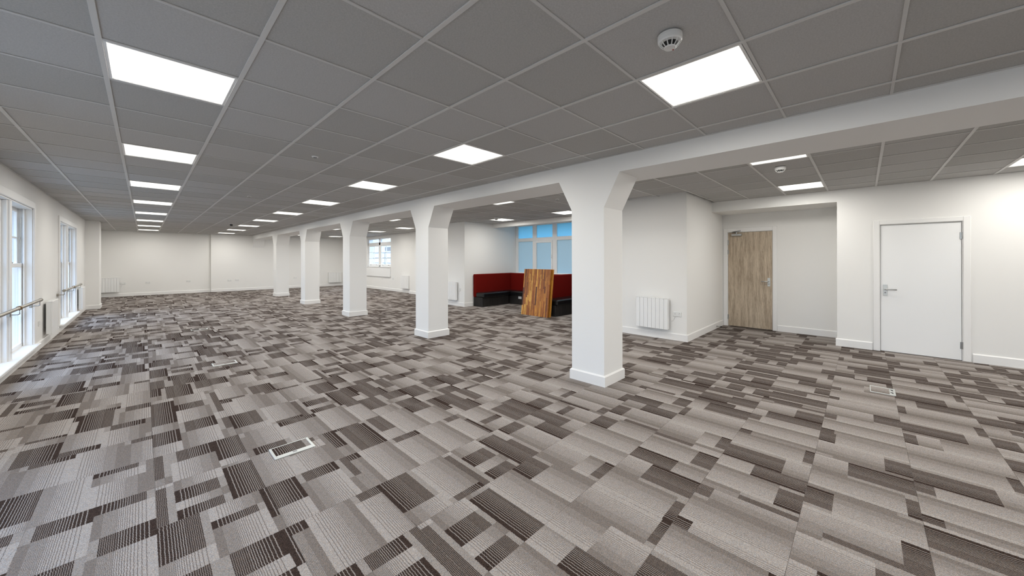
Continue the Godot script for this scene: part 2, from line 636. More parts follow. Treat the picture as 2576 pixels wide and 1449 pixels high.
func ceiling_bay(label: String, xs: Array, zs: Array, x0: float, x1: float, z0: float, z1: float, runner_along_z: bool, lights: Array, blocked: Callable) -> void:
	# xs and zs are the lines of the grid, rising; lights are centres of cells that hold a light panel
	var root := setting("ceiling", label)
	var gx := [x0] + xs + [x1]
	var gz := [z0] + zs + [z1]
	var n := 0
	var cells := []
	for i in gx.size() - 1:
		for k in gz.size() - 1:
			var c := Vector2((gx[i] + gx[i + 1]) / 2.0, (gz[k] + gz[k + 1]) / 2.0)
			if blocked.call(c):
				continue
			var lit := false
			for l in lights:
				if absf(l.x - c.x) < 0.2 and absf(l.y - c.y) < 0.2:
					lit = true
			if lit:
				continue
			var depth := c.x * 0.7153 - c.y * 0.6988
			var side := c.x * 0.6988 + c.y * 0.7153
			var seen := depth > 1.0 and absf(side) < depth * 1.45 + 0.5
			cells.append([depth if seen else 100.0 + absf(depth), gx[i], gx[i + 1], gz[k], gz[k + 1]])
	cells.sort_custom(func(p, q): return p[0] < q[0])
	var rest := tool()
	var some := false
	var full := {}
	for c in cells:
		var a: float = (c[2] - c[1]) / 2.0 - 0.003
		var b: float = (c[4] - c[3]) / 2.0 - 0.003
		var at := Vector3((c[1] + c[2]) / 2.0, CEIL + 0.007, (c[3] + c[4]) / 2.0)
		if n < 299 and c[0] < 99.0:
			var key := "%.2f %.2f" % [a, b]
			if not full.has(key):
				full[key] = mesh_of(cbox(tool(), Vector3(-a, 0, -b), Vector3(a, 0.014, b), 0.0015))
			put("ceiling_tile", full[key], M.tile if rng.randf() < 0.6 else M.tile_b, root, at)
			n += 1
		else:
			box(rest, at + Vector3(-a, 0, -b), at + Vector3(a, 0.014, b))
			some = true
	if some:
		part("ceiling_tiles", rest, M.tile, root).set_meta("kind", "stuff")
	var wide := 0.0125
	var slim := 0.0085
	for x in xs:
		var w := wide if runner_along_z else slim
		var st := tool()
		cbox(st, Vector3(x - w, CEIL + (0.0 if runner_along_z else 0.0012), z0), Vector3(x + w, CEIL + 0.0065, z1), 0.001)
		part("grid_bar", st, M.bar if runner_along_z else M.cross_bar, root)
	for z in zs:
		var w := slim if runner_along_z else wide
		var st := tool()
		cbox(st, Vector3(x0, CEIL + (0.0012 if runner_along_z else 0.0), z - w), Vector3(x1, CEIL + 0.0065, z + w), 0.001)
		part("grid_bar", st, M.cross_bar if runner_along_z else M.bar, root)
	# wall angle along the two long sides
	for x in [[x0, 1.0], [x1, -1.0]]:
		var st := tool()
		box(st, Vector3(x[0], CEIL + 0.001, z0), Vector3(x[0] + 0.02 * x[1], CEIL + 0.0065, z1))
		part("edge_angle", st, M.bar, root)
	var st := tool()
	box(st, Vector3(x0 - 0.3, CEIL + 0.06, z0 - 0.2), Vector3(x1 + 0.3, CEIL + 0.22, z1 + 0.2))
	part("slab", st, M.concrete, root)

func light_panel(at: Vector2, sx: float, sz: float, label: String, group: String) -> void:
	var o := thing("ceiling_light", label, "light", Vector3(at.x, CEIL, at.y), 0.0, group)
	var a := sx / 2.0 - 0.012
	var b := sz / 2.0 - 0.012
	var f := 0.016
	var st := tool()
	for s in [-1.0, 1.0]:
		cbox(st, Vector3(s * a, 0.002, -b), Vector3(s * (a - f), 0.03, b), 0.002)
		cbox(st, Vector3(-a + f, 0.002, s * b), Vector3(a - f, 0.03, s * (b - f)), 0.002)
	part("frame", st, M.white, o)
	st = tool()
	box(st, Vector3(-a + f, 0.007, -b + f), Vector3(a - f, 0.02, b - f))
	part("diffuser", st, M.lamp, o, "glowing white diffuser")
	var l := AreaLight3D.new()
	l.name = "panel_light"
	o.add_child(l)
	l.area_size = Vector2(2 * (a - f), 2 * (b - f))
	l.position = Vector3(0, 0.003, 0)
	l.rotation = Vector3(-PI / 2, 0, 0)
	l.light_color = Color(1.0, 0.99, 0.968)
	l.light_energy = PANEL_ENERGY
	l.area_range = 40.0
	l.area_attenuation = 2.0
	l.area_normalize_energy = true
	l.shadow_enabled = true

func ceilings() -> void:
	# main bay: 0.6 m cells
	var xs := []
	for k in range(0, 8):
		xs.append(-0.765 + 0.6 * k)
	var zs := []
	for c in range(32, -11, -1):
		zs.append(-1.657 - 0.6 * c)
	var lights := []
	for i in range(-2, 8):
		lights.append(Vector2(0.135, -3.157 - 2.4 * i))
	for i in range(-2, 9):
		lights.append(Vector2(2.535, -0.757 - 2.4 * i))
	ceiling_bay("grey-white mineral tile ceiling on the window side", xs, zs, WALL_L, 3.70, FAR_Z, BACK_Z, true, lights, func(c): return false)
	for l in lights:
		if l.y < BACK_Z - 0.4:
			var by_window: bool = l.x < 1.0
			var nth: String = ORDER[int(round((l.y + 19.957) / 2.4))]
			light_panel(l, 0.6, 0.6, "%s square light panel from the far wall in the %s" % [nth, "ceiling row along the window wall" if by_window else "ceiling row beside the beam"], "light panels along the window wall" if by_window else "light panels beside the beam")
	# side bay beyond the columns
	xs = []
	for k in range(0, 6):
		xs.append(4.70 + 0.598 * k)
	zs = []
	for c in range(35, -9, -1):
		zs.append(-1.006 + 0.575 * 0.0 - 0.575 * c)
	lights = []
	for i in range(-2, 9):
		lights.append(Vector2(4.999, -0.7185 - 2.3 * i))
	for i in [-2, -1, 0, 2, 3, 5, 6, 7, 8]:
		lights.append(Vector2(7.391 if i < 5 else 6.793, -0.7185 - 2.3 * i))
	var solid := func(c: Vector2) -> bool:
		return (c.x > 6.72 and c.y < -2.3 and c.y > -3.7) or (c.x > 6.92 and c.y < -8.85 and c.y > -10.5)
	ceiling_bay("grey-white mineral tile ceiling beyond the columns", xs, zs, 4.30, 8.2, FAR_Z + 0.15, BACK_Z, false, lights, solid)
	for l in lights:
		var near_beam: bool = l.x < 6.0
		var at: int = int(round((l.y + 19.1185) / 2.3))
		if not near_beam:
			at = [0, 1, 2, 3, 3, 4, 5, 6, 6, 7, 8][at]
		light_panel(l, 0.598, 0.575, "%s square light panel from the far wall beyond the columns, row nearer the %s" % [ORDER[at], "beam" if near_beam else "doors"], "light panels beyond the columns by the beam" if near_beam else "light panels beyond the columns by the doors")
	# plain plaster above the alcove
	var st := tool()
	box(st, Vector3(8.2, CEIL, -8.8), Vector3(9.5, CEIL + 0.1, -3.75))
	struct("ceiling_alcove", st, M.wall)

const COLS := [-2.135, -5.79, -9.45, -13.11, -16.77]

func beam_and_columns() -> void:
	var st := tool()
	box(st, Vector3(3.70, BEAM, FAR_Z), Vector3(4.32, 2.85, BACK_Z))
	struct("trim_1", st, M.column, "long white downstand beam carried by the columns")
	# haunch where the beam meets the far wall
	st = tool()
	var z0 := FAR_Z + 0.15
	prism(st, [Vector2(2.06, z0), Vector2(BEAM, z0), Vector2(BEAM, z0 + 0.2), Vector2(2.06, z0 + 0.01)], 0, 3.702, 4.14)
	struct("trim_2", st, M.column, "white haunch under the beam at the far wall")
	var which := ["white haunched column nearest the white door", "white haunched column in front of the booth alcove, second from the white door", "third white haunched column from the white door", "fourth white haunched column from the white door", "white haunched column next to the far wall"]
	for i in 5:
		var o := thing("column", which[i], "column", Vector3(3.70, 0, COLS[i]), 0.0, "columns under the beam")
		st = tool()
		# outline in (y, z), pushed along x; z runs from the face (0) to -0.445
		var zb := -0.445
		var y0 := 2.066
		prism(st, [Vector2(0, zb), Vector2(y0, zb), Vector2(BEAM, zb - 0.195), Vector2(BEAM, 0.195), Vector2(y0, 0.0), Vector2(0, 0)], 0, 0.0, 0.44)
		part("shaft", st, M.column, o)
		st = tool()
		var t := 0.02
		var lo := [Vector3(-t, 0, t), Vector3(0.44 + t, 0, t), Vector3(0.44 + t, 0, zb - t), Vector3(-t, 0, zb - t)]
		var up := []
		var cap := []
		for v in lo:
			up.append(v + Vector3(0, 0.112, 0))
			cap.append(Vector3(clampf(v.x, -0.006, 0.446), 0.125, clampf(v.z, zb - 0.006, 0.006)))
		for k in 4:
			var j := (k + 1) % 4
			face(st, [lo[k], lo[j], up[j], up[k]])
			face(st, [up[k], up[j], cap[j], cap[k]])
		face(st, cap)
		part("base", st, M.trim, o)

# ------------------------------------------------------------------ windows
func sash(parent: Node, called: String, x: float, z0: float, z1: float, y0: float, y1: float, bars: int, rows: int, d := 0.035, s := 0.05) -> void:
	# a framed light in the plane x, facing +x or -x alike
	var st := tool()
	cbox(st, Vector3(x, y0, z0), Vector3(x + d, y1, z0 + s), 0.004)
	cbox(st, Vector3(x, y0, z1 - s), Vector3(x + d, y1, z1), 0.004)
	cbox(st, Vector3(x, y0, z0 + s), Vector3(x + d, y0 + s, z1 - s), 0.004)
	cbox(st, Vector3(x, y1 - s, z0 + s), Vector3(x + d, y1, z1 - s), 0.004)
	for k in range(1, bars + 1):
		var z := lerpf(z0 + s, z1 - s, float(k) / (bars + 1))
		box(st, Vector3(x + 0.006, y0 + s, z - 0.011), Vector3(x + d - 0.004, y1 - s, z + 0.011))
	for k in range(1, rows + 1):
		var y := lerpf(y0 + s, y1 - s, float(k) / (rows + 1))
		box(st, Vector3(x + 0.006, y - 0.011, z0 + s), Vector3(x + d - 0.005, y + 0.011, z1 - s))
	var f := part(called, st, M.white, parent)
	for b in bars + 1:
		for q in rows + 1:
			var za := lerpf(z0 + s, z1 - s, float(b) / (bars + 1)) + 0.004
			var zb := lerpf(z0 + s, z1 - s, float(b + 1) / (bars + 1)) - 0.004
			var ya := lerpf(y0 + s, y1 - s, float(q) / (rows + 1)) + 0.004
			var yb := lerpf(y0 + s, y1 - s, float(q + 1) / (rows + 1)) - 0.004
			st = tool()
			box(st, Vector3(x + d * 0.45, ya, za), Vector3(x + d * 0.45 + 0.004, yb, zb))
			part("pane", st, M.glass, f)

func tall_window(n: int, c: float, label: String) -> void:
	var root := setting("window_%d" % n, label)
	var z0 := c - 1.28
	var z1 := c + 1.28
	var y0 := 0.15
	var y1 := 2.27
	var st := tool()
	var w := 0.10
	for s in [[z0 - w, z0 + 0.005], [z1 - 0.005, z1 + w]]:
		cbox(st, Vector3(WALL_L - 0.002, y0 - 0.02, s[0]), Vector3(WALL_L + 0.022, y1 + w, s[1]), 0.006)
	cbox(st, Vector3(WALL_L - 0.002, y1 - 0.005, z0), Vector3(WALL_L + 0.022, y1 + w, z1), 0.006)
	part("architrave", st, M.trim, root)
	st = tool()
	cbox(st, Vector3(WALL_L - 0.16, y0 - 0.03, z0 - 0.10), Vector3(WALL_L + 0.075, y0 + 0.006, z1 + 0.10), 0.006)
	part("sill", st, M.trim, root)
	# lining of the reveal
	st = tool()
	box(st, Vector3(WALL_L - 0.34, y0, z0), Vector3(WALL_L, y1, z0 + 0.02))
	box(st, Vector3(WALL_L - 0.34, y0, z1 - 0.02), Vector3(WALL_L, y1, z1))
	box(st, Vector3(WALL_L - 0.34, y1 - 0.02, z0), Vector3(WALL_L, y1, z1))
	part("lining", st, M.trim, root)
	st = tool()
	cbox(st, Vector3(WALL_L - 0.2, y0, c - 0.075), Vector3(WALL_L - 0.02, y1 - 0.02, c + 0.075), 0.006)
	cbox(st, Vector3(WALL_L - 0.03, y0, c - 0.045), Vector3(WALL_L + 0.0, y1 - 0.02, c + 0.045), 0.006)
	part("mullion", st, M.trim, root)
	for s in [[z0 + 0.02, c - 0.075], [c + 0.075, z1 - 0.02]]:
		# stop beads standing off the reveal
		st = tool()
		for z in [s[0], s[1] - 0.035]:
			cbox(st, Vector3(WALL_L - 0.085, y0, z), Vector3(WALL_L - 0.065, y1 - 0.02, z + 0.035), 0.004)
		part("stop_bead", st, M.trim, root)
		sash(root, "upper_sash", WALL_L - 0.165, s[0], s[1], 1.365, y1 - 0.02, 1, 1, 0.035, 0.055)
		sash(root, "lower_sash", WALL_L - 0.125, s[0], s[1], y0, 1.42, 0, 0, 0.035, 0.06)
		st = tool()
		tube(st, [Vector3(WALL_L - 0.10, 1.43, s[0] + 0.045), Vector3(WALL_L - 0.10, 2.12, s[0] + 0.045)], 0.005, 6)
		part("sash_cord", st, M.brushed, root)
		st = tool()
		cbox(st, Vector3(WALL_L - 0.12, 1.42, (s[0] + s[1]) / 2 - 0.03), Vector3(WALL_L - 0.09, 1.44, (s[0] + s[1]) / 2 + 0.03), 0.004)
		part("sash_catch", st, M.brushed, root)

func handrail(c: float, label: String) -> void:
	var o := thing("handrail", label, "handrail", Vector3(WALL_L, 0.855, c), 0.0, "metal safety rails across the tall windows")
	var st := tool()
	tube(st, [Vector3(0.10, 0, -1.36), Vector3(0.10, 0, 1.36)], 0.021, 14)
	part("rail", st, M.brushed, o)
	for s in [-1.0, 1.0]:
		st = tool()
		tube(st, [Vector3(0.10, 0, s * 1.355), Vector3(0.10, 0, s * 1.385)], 0.025, 14)
		part("end_cap", st, M.brushed, o)
	st = tool()
	tube(st, [Vector3(0.10, 0, -0.03), Vector3(0.10, 0, 0.03)], 0.027, 14)
	part("joint", st, M.brass, o, "brass coloured joint")
	for z in [-1.32, -0.04, 1.32]:
		st = tool()
		var wall: float = 0.02
		tube(st, [Vector3(wall, -0.085, z), Vector3(0.085, -0.085, z), Vector3(0.098, -0.075, z), Vector3(0.10, -0.015, z)], 0.007, 8)
		var b := part("bracket", st, M.brushed, o)
		st = tool()
		tube(st, [Vector3(wall - 0.018, -0.085, z), Vector3(wall + 0.008, -0.085, z)], 0.027, 14)
		part("rose", st, M.brushed, b)

func alcove_window() -> void:
	# frosted window behind the booth: three visible bays, each with a top light
	var root := setting("window_5", "white framed window with frosted blue glass behind the red booth")
	var x := 9.19
	var st := tool()
	var edges := []
	var k := 0
	var za := -8.675
	while za < -3.9:
		edges.append([za, minf(za + 0.67, -3.85)])
		za += 0.845
		k += 1
	cbox(st, Vector3(x, 0.985, -8.79), Vector3(x + 0.06, 1.02, -3.75), 0.004)
	cbox(st, Vector3(x, 2.075, -8.79), Vector3(x + 0.06, 2.19, -3.75), 0.004)
	cbox(st, Vector3(x, 2.6, -8.79), Vector3(x + 0.06, 2.625, -3.75), 0.004)
	var z := -8.79
	for e in edges:
		cbox(st, Vector3(x + 0.001, 1.02, z), Vector3(x + 0.06, 2.6, e[0]), 0.004)
		z = e[1]
	cbox(st, Vector3(x + 0.001, 1.02, z), Vector3(x + 0.06, 2.6, -3.75), 0.004)
	part("frame", st, M.white, root)
	st = tool()
	cbox(st, Vector3(x - 0.06, 0.965, -8.79), Vector3(x + 0.02, 0.995, -3.76), 0.005)
	part("sill", st, M.white, root)
	for i in edges.size():
		var e: Array = edges[i]
		st = tool()
		box(st, Vector3(x + 0.03, 2.185, e[0] - 0.005), Vector3(x + 0.036, 2.605, e[1] + 0.005))
		part("top_pane", st, M.frost_clear, root, "clear blue top light")
		st = tool()
		box(st, Vector3(x + 0.03, 1.015, e[0] - 0.005), Vector3(x + 0.036, 2.08, e[1] + 0.005))
		part("pane", st, M.frost_film, root, "frosted grey-blue pane")
		if i == 1:
			st = tool()
			var a: float = e[0] - 0.08
			var b: float = e[1] + 0.01
			for q in [[a, a + 0.085], [b - 0.055, b]]:
				cbox(st, Vector3(x - 0.02, 1.02, q[0]), Vector3(x + 0.02, 2.085, q[1]), 0.005)
			cbox(st, Vector3(x - 0.02, 2.01, a + 0.085), Vector3(x + 0.02, 2.085, b - 0.055), 0.005)
			cbox(st, Vector3(x - 0.02, 1.02, a + 0.085), Vector3(x + 0.02, 1.075, b - 0.055), 0.005)
			var s := part("casement", st, M.white, root)
			st = tool()
			cbox(st, Vector3(x - 0.045, 1.5, b - 0.04), Vector3(x - 0.02, 1.54, b - 0.015), 0.004)
			cbox(st, Vector3(x - 0.05, 1.52, b - 0.036), Vector3(x - 0.038, 1.62, b - 0.02), 0.004)
			part("handle", st, M.plastic, s)

func far_window() -> void:
	var root := setting("window_6", "white multi-pane window in the far side wall over a boxed panel")
	var x := 8.1
	var z0 := -18.38
	var z1 := -15.87
	var st := tool()
	box(st, Vector3(x - 0.05, 0.64, z0 - 0.02), Vector3(x - 0.001, 1.1, z1))
	part("panel", st, M.white, root, "boxed white panel under the window")
	st = tool()
	cbox(st, Vector3(x - 0.075, 1.09, z0 - 0.02), Vector3(x + 0.12, 1.12, z1 + 0.01), 0.005)
	part("sill", st, M.white, root)
	st = tool()
	var c := -17.1
	cbox(st, Vector3(x + 0.05, 1.12, z0), Vector3(x + 0.15, 2.5, z0 + 0.05), 0.004)
	cbox(st, Vector3(x + 0.05, 1.12, z1 - 0.03), Vector3(x + 0.15, 2.5, z1), 0.004)
	cbox(st, Vector3(x + 0.05, 1.12, c - 0.08), Vector3(x + 0.15, 2.5, c + 0.08), 0.004)
	cbox(st, Vector3(x + 0.05, 2.47, z0), Vector3(x + 0.15, 2.5, z1), 0.004)
	cbox(st, Vector3(x + 0.05, 2.17, z0), Vector3(x + 0.15, 2.31, z1), 0.004)
	cbox(st, Vector3(x + 0.05, 1.12, z0), Vector3(x + 0.15, 1.17, z1), 0.004)
	part("frame", st, M.white, root)
	for s in [[z0 + 0.05, c - 0.08], [c + 0.08, z1 - 0.03]]:
		sash(root, "casement", x + 0.055, s[0], s[1], 1.17, 2.17, 1, 2, 0.05, 0.055)
		st = tool()
		box(st, Vector3(x + 0.1, 2.31, s[0]), Vector3(x + 0.104, 2.47, s[1]))
		part("top_pane", st, M.glass, root)
		for z in [s[0] + 0.25, s[1] - 0.25]:
			st = tool()
			cbox(st, Vector3(x + 0.03, 1.18, z - 0.03), Vector3(x + 0.056, 1.2, z + 0.03), 0.004)
			part("catch", st, M.grey_plastic, root)

# ------------------------------------------------------------------ doors
func hinge(parent: Node, x: float, y: float, z: float) -> void:
	var st := tool()
	tube(st, [Vector3(x, y - 0.05, z), Vector3(x, y + 0.05, z)], 0.009, 10)
	cbox(st, Vector3(x, y - 0.05, z - 0.02), Vector3(x + 0.02, y + 0.05, z + 0.02), 0.002)
	part("hinge", st, M.steel, parent)

func lever(parent: Node, x: float, y: float, z: float, dir: float) -> void:
	# plate with a lever pointing along dir (z)
	var st := tool()
	cbox(st, Vector3(x - 0.009, y - 0.10, z - 0.024), Vector3(x, y + 0.075, z + 0.024), 0.003)
	var h := part("handle_plate", st, M.aluminium, parent)
	st = tool()
	tube(st, [Vector3(x - 0.005, y, z), Vector3(x - 0.048, y, z), Vector3(x - 0.057, y, z + dir * 0.014), Vector3(x - 0.057, y, z + dir * 0.125)], 0.0095, 12)
	part("lever", st, M.steel, h)
	st = tool()
	tube(st, [Vector3(x - 0.012, y - 0.052, z), Vector3(x - 0.004, y - 0.052, z)], 0.011, 12)
	part("keyhole", st, M.grey_plastic, h)

func door(n: int, label: String, x: float, z0: float, z1: float, top: float, leaf_mat: Material, arch: Array) -> Node3D:
	# arch: [width at z0 side, width at z1 side, width above]
	var o := setting("door_%d" % n, label)
	var st := tool()
	var uv_top := 0.0
	var a := Vector3(x + 0.012, 0.008, z0 + 0.004)
	var b := Vector3(x + 0.054, top - 0.004, z1 - 0.004)
	box(st, a, b)
	var leaf := put("leaf", mesh_of(st), leaf_mat, o)
	st = tool()
	# lining with stop
	box(st, Vector3(x, 0, z0 - 0.025), Vector3(x + 0.12, top, z0))
	box(st, Vector3(x, 0, z1), Vector3(x + 0.12, top, z1 + 0.025))
	box(st, Vector3(x, top, z0 - 0.025), Vector3(x + 0.12, top + 0.025, z1 + 0.025))
	part("lining", st, M.trim, o)
	st = tool()
	box(st, Vector3(x + 0.056, 0, z0 - 0.01), Vector3(x + 0.12, top + 0.01, z1 + 0.01))
	part("backing", st, M.black, o)
	st = tool()
	var t := 0.018
	cbox(st, Vector3(x - t, 0, z0 - 0.008 - arch[0]), Vector3(x + 0.002, top + 0.008 + arch[2], z0 - 0.008), 0.005)
	cbox(st, Vector3(x - t, 0, z1 + 0.008), Vector3(x + 0.002, top + 0.008 + arch[2], z1 + 0.008 + arch[1]), 0.005)
	cbox(st, Vector3(x - t, top + 0.008, z0 - 0.008), Vector3(x + 0.002, top + 0.008 + arch[2], z1 + 0.008), 0.005)
	part("architrave", st, M.trim, o)
	return o

func doors() -> void:
	var o := door(1, "pale oak veneer door in the recess", 9.0, -2.138, -1.335, 2.045, M.oak, [0.075, 0.075, 0.085])
	M.oak.uv1_scale = Vector3(1.245, 0.49, 1)
	for y in [1.83, 1.62, 0.2]:
		hinge(o, 9.003, y, -2.14)
	lever(o, 9.012, 1.0, -1.395, -1.0)
	var st := tool()
	cbox(st, Vector3(8.955, 1.965, -2.06), Vector3(9.012, 2.015, -1.87), 0.006)
	var cl := part("door_closer", st, M.steel, o, "grey overhead door closer")
	st = tool()
	tube(st, [Vector3(8.98, 2.015, -1.97), Vector3(8.98, 2.045, -1.97)], 0.012, 10)
	tube(st, [Vector3(8.98, 2.045, -1.97), Vector3(8.90, 2.05, -2.03), Vector3(8.97, 2.075, -1.89)], 0.009, 8)
	part("closer_arm", st, M.steel, cl)
	st = tool()
	cbox(st, Vector3(9.006, 0.93, -1.336), Vector3(9.02, 1.06, -1.326), 0.001)
	part("strike", st, M.grey_plastic, o)
	o = door(2, "plain white flush door", 8.2, 0.192, 1.012, 2.0, M.white, [0.07, 0.07, 0.065])
	for y in [1.80, 0.22]:
		hinge(o, 8.203, y, 1.014)
	lever(o, 8.212, 0.985, 0.246, 1.0)
	# door stop on the skirting
	var s := thing("door_stop", "small dark door stop screwed to the skirting beside the wooden door", "door stop", Vector3(8.47, 0.045, -2.222))
	st = tool()
	tube(st, [Vector3(0, 0, 0), Vector3(0, 0, 0.006)], 0.018, 12)
	part("plate", st, M.steel, s)
	st = tool()
	tube(st, [Vector3(0, 0, 0.006), Vector3(0, 0, 0.075)], 0.006, 10)
	part("rod", st, M.steel, s)
	st = tool()
	tube(st, [Vector3(0, 0, 0.072), Vector3(0, 0, 0.092)], 0.012, 12)
	part("buffer", st, M.black, s)

# ------------------------------------------------------------------ fittings
var bracket: ArrayMesh
func bracket_mesh() -> ArrayMesh:
	if bracket == null:
		bracket = mesh_of(box(tool(), Vector3(-0.015, 0.3, 0.0), Vector3(0.015, 0.7, 0.036)))
	return bracket

func radiator(label: String, at: Vector3, turn: float, width := 0.60, cable := 0.0) -> void:
	# stands off a wall whose face is the local plane z = 0, facing local +z; the origin is the foot of the wall
	var o := thing("panel_radiator", label, "radiator", at, turn, "white electric panel radiators")
	var y0 := 0.185
	var y1 := 0.755
	var w := width / 2.0
	var st := tool()
	cbox(st, Vector3(-w, y0 + 0.006, 0.035), Vector3(w, y1 - 0.006, 0.088), 0.006)
	part("body", st, M.white, o)
	var n := 8
	var pw := width / n
	var m := mesh_of(cbox(tool(), Vector3(-pw / 2 + 0.0015, y0, 0.085), Vector3(pw / 2 - 0.0015, y1 - 0.012, 0.108), 0.005))
	for k in n:
		put("panel", m, M.white, o, Vector3(-w + pw * (k + 0.5), 0, 0))
	st = tool()
	cbox(st, Vector3(-w - 0.004, y1 - 0.012, 0.035), Vector3(w + 0.004, y1, 0.11), 0.004)
	for k in 14:
		var x := lerpf(-w + 0.03, w - 0.05, k / 13.0)
		box(st, Vector3(x, y1, 0.05), Vector3(x + 0.014, y1 + 0.003, 0.09))
	part("top_grille", st, M.white, o)
	for s in [-0.55, 0.55]:
		put("wall_bracket", bracket_mesh(), M.grey_plastic, o, Vector3(w * s, 0, 0))
	if cable != 0.0:
		st = tool()
		var s := signf(cable)
		var c := absf(cable)
		tube(st, [Vector3(s * (w - 0.02), 0.35, 0.045), Vector3(s * (w + c * 0.35), 0.34, 0.03), Vector3(s * (w + c * 0.75), 0.37, 0.02), Vector3(s * (w + c), 0.44, 0.016)], 0.0035, 6)
		part("cable", st, M.plastic, o)

func socket(label: String, at: Vector3, turn: float, double := true, group := "") -> void:
	var o := thing("wall_socket", label, "socket", at, turn, group)
	var w := 0.073 if double else 0.043
	var st := tool()
	cbox(st, Vector3(-w, -0.043, 0), Vector3(w, 0.043, 0.012), 0.004)
	part("plate", st, M.plastic, o)
	for k in ([-1.0, 1.0] if double else [0.0]):
		st = tool()
		var cx: float = k * 0.038
		cbox(st, Vector3(cx - 0.004, 0.008, 0.011), Vector3(cx + 0.004, 0.017, 0.0128), 0.0005)
		cbox(st, Vector3(cx - 0.014, -0.012, 0.011), Vector3(cx - 0.007, -0.007, 0.0128), 0.0005)
		cbox(st, Vector3(cx + 0.007, -0.012, 0.011), Vector3(cx + 0.014, -0.007, 0.0128), 0.0005)
		part("pin_holes", st, M.black, o)
		st = tool()
		cbox(st, Vector3(cx - 0.006 + k * 0.026, 0.02, 0.011), Vector3(cx + 0.006 + k * 0.026, 0.038, 0.016), 0.002)
		part("switch", st, M.plastic, o)

func smoke_detector(label: String, at: Vector2) -> void:
	var o := thing("smoke_detector", label, "smoke detector", Vector3(at.x, CEIL + 0.007, at.y), 0.6)
	var st := tool()
	lathe(st, [Vector2(0.0, 0.0), Vector2(0.055, 0.0), Vector2(0.056, -0.006), Vector2(0.052, -0.008), Vector2(0.0, -0.008)], 32)
	part("base", st, M.grey_plastic, o)
	st = tool()
	lathe(st, [Vector2(0.05, -0.007), Vector2(0.0595, -0.008), Vector2(0.060, -0.018), Vector2(0.0592, -0.0188), Vector2(0.060, -0.0196), Vector2(0.0585, -0.038), Vector2(0.054, -0.045), Vector2(0.040, -0.047), Vector2(0.0, -0.047)], 36)
	part("housing", st, M.plastic, o)
	st = tool()
	lathe(st, [Vector2(0.038, -0.046), Vector2(0.026, -0.066), Vector2(0.0, -0.066)], 24)
	part("chamber", st, M.black, o)
	for k in 12:
		var a := TAU * k / 12.0
		var d := Vector3(cos(a), 0, sin(a))
		st = tool()
		tube(st, [d * 0.050 + Vector3(0, -0.045, 0), d * 0.041 + Vector3(0, -0.058, 0), d * 0.029 + Vector3(0, -0.069, 0)], 0.0028, 6)
		part("rib", st, M.plastic, o)
	st = tool()
	lathe(st, [Vector2(0.027, -0.066), Vector2(0.030, -0.068), Vector2(0.027, -0.074), Vector2(0.0, -0.076)], 24)
	part("cap", st, M.plastic, o)
	st = tool()
	lathe(st, [Vector2(0.004, -0.074), Vector2(0.004, -0.077), Vector2(0.0, -0.078)], 10)
	var l := part("indicator", st, M.led, o, "small red indicator")
	l.position = Vector3(0.012, 0, 0.018)

func ceiling_sensor(label: String, at: Vector2, r := 0.035, dark := false) -> void:
	var o := thing("ceiling_sensor", label, "sensor", Vector3(at.x, CEIL + 0.007, at.y))
	var st := tool()
	lathe(st, [Vector2(0, 0), Vector2(r, 0), Vector2(r * 1.02, -0.003), Vector2(r * 0.85, -0.010), Vector2(r * 0.6, -0.011)], 24)
	part("bezel", st, M.plastic, o)
	st = tool()
	if dark:
		lathe(st, [Vector2(r * 0.8, -0.008), Vector2(r * 0.8, -0.05), Vector2(r * 0.5, -0.06), Vector2(0, -0.06)], 20)
	else:
		lathe(st, [Vector2(r * 0.6, -0.0105), Vector2(r * 0.45, -0.018), Vector2(0, -0.02)], 20)
	part("lens", st, M.black if dark else M.grey_plastic, o)

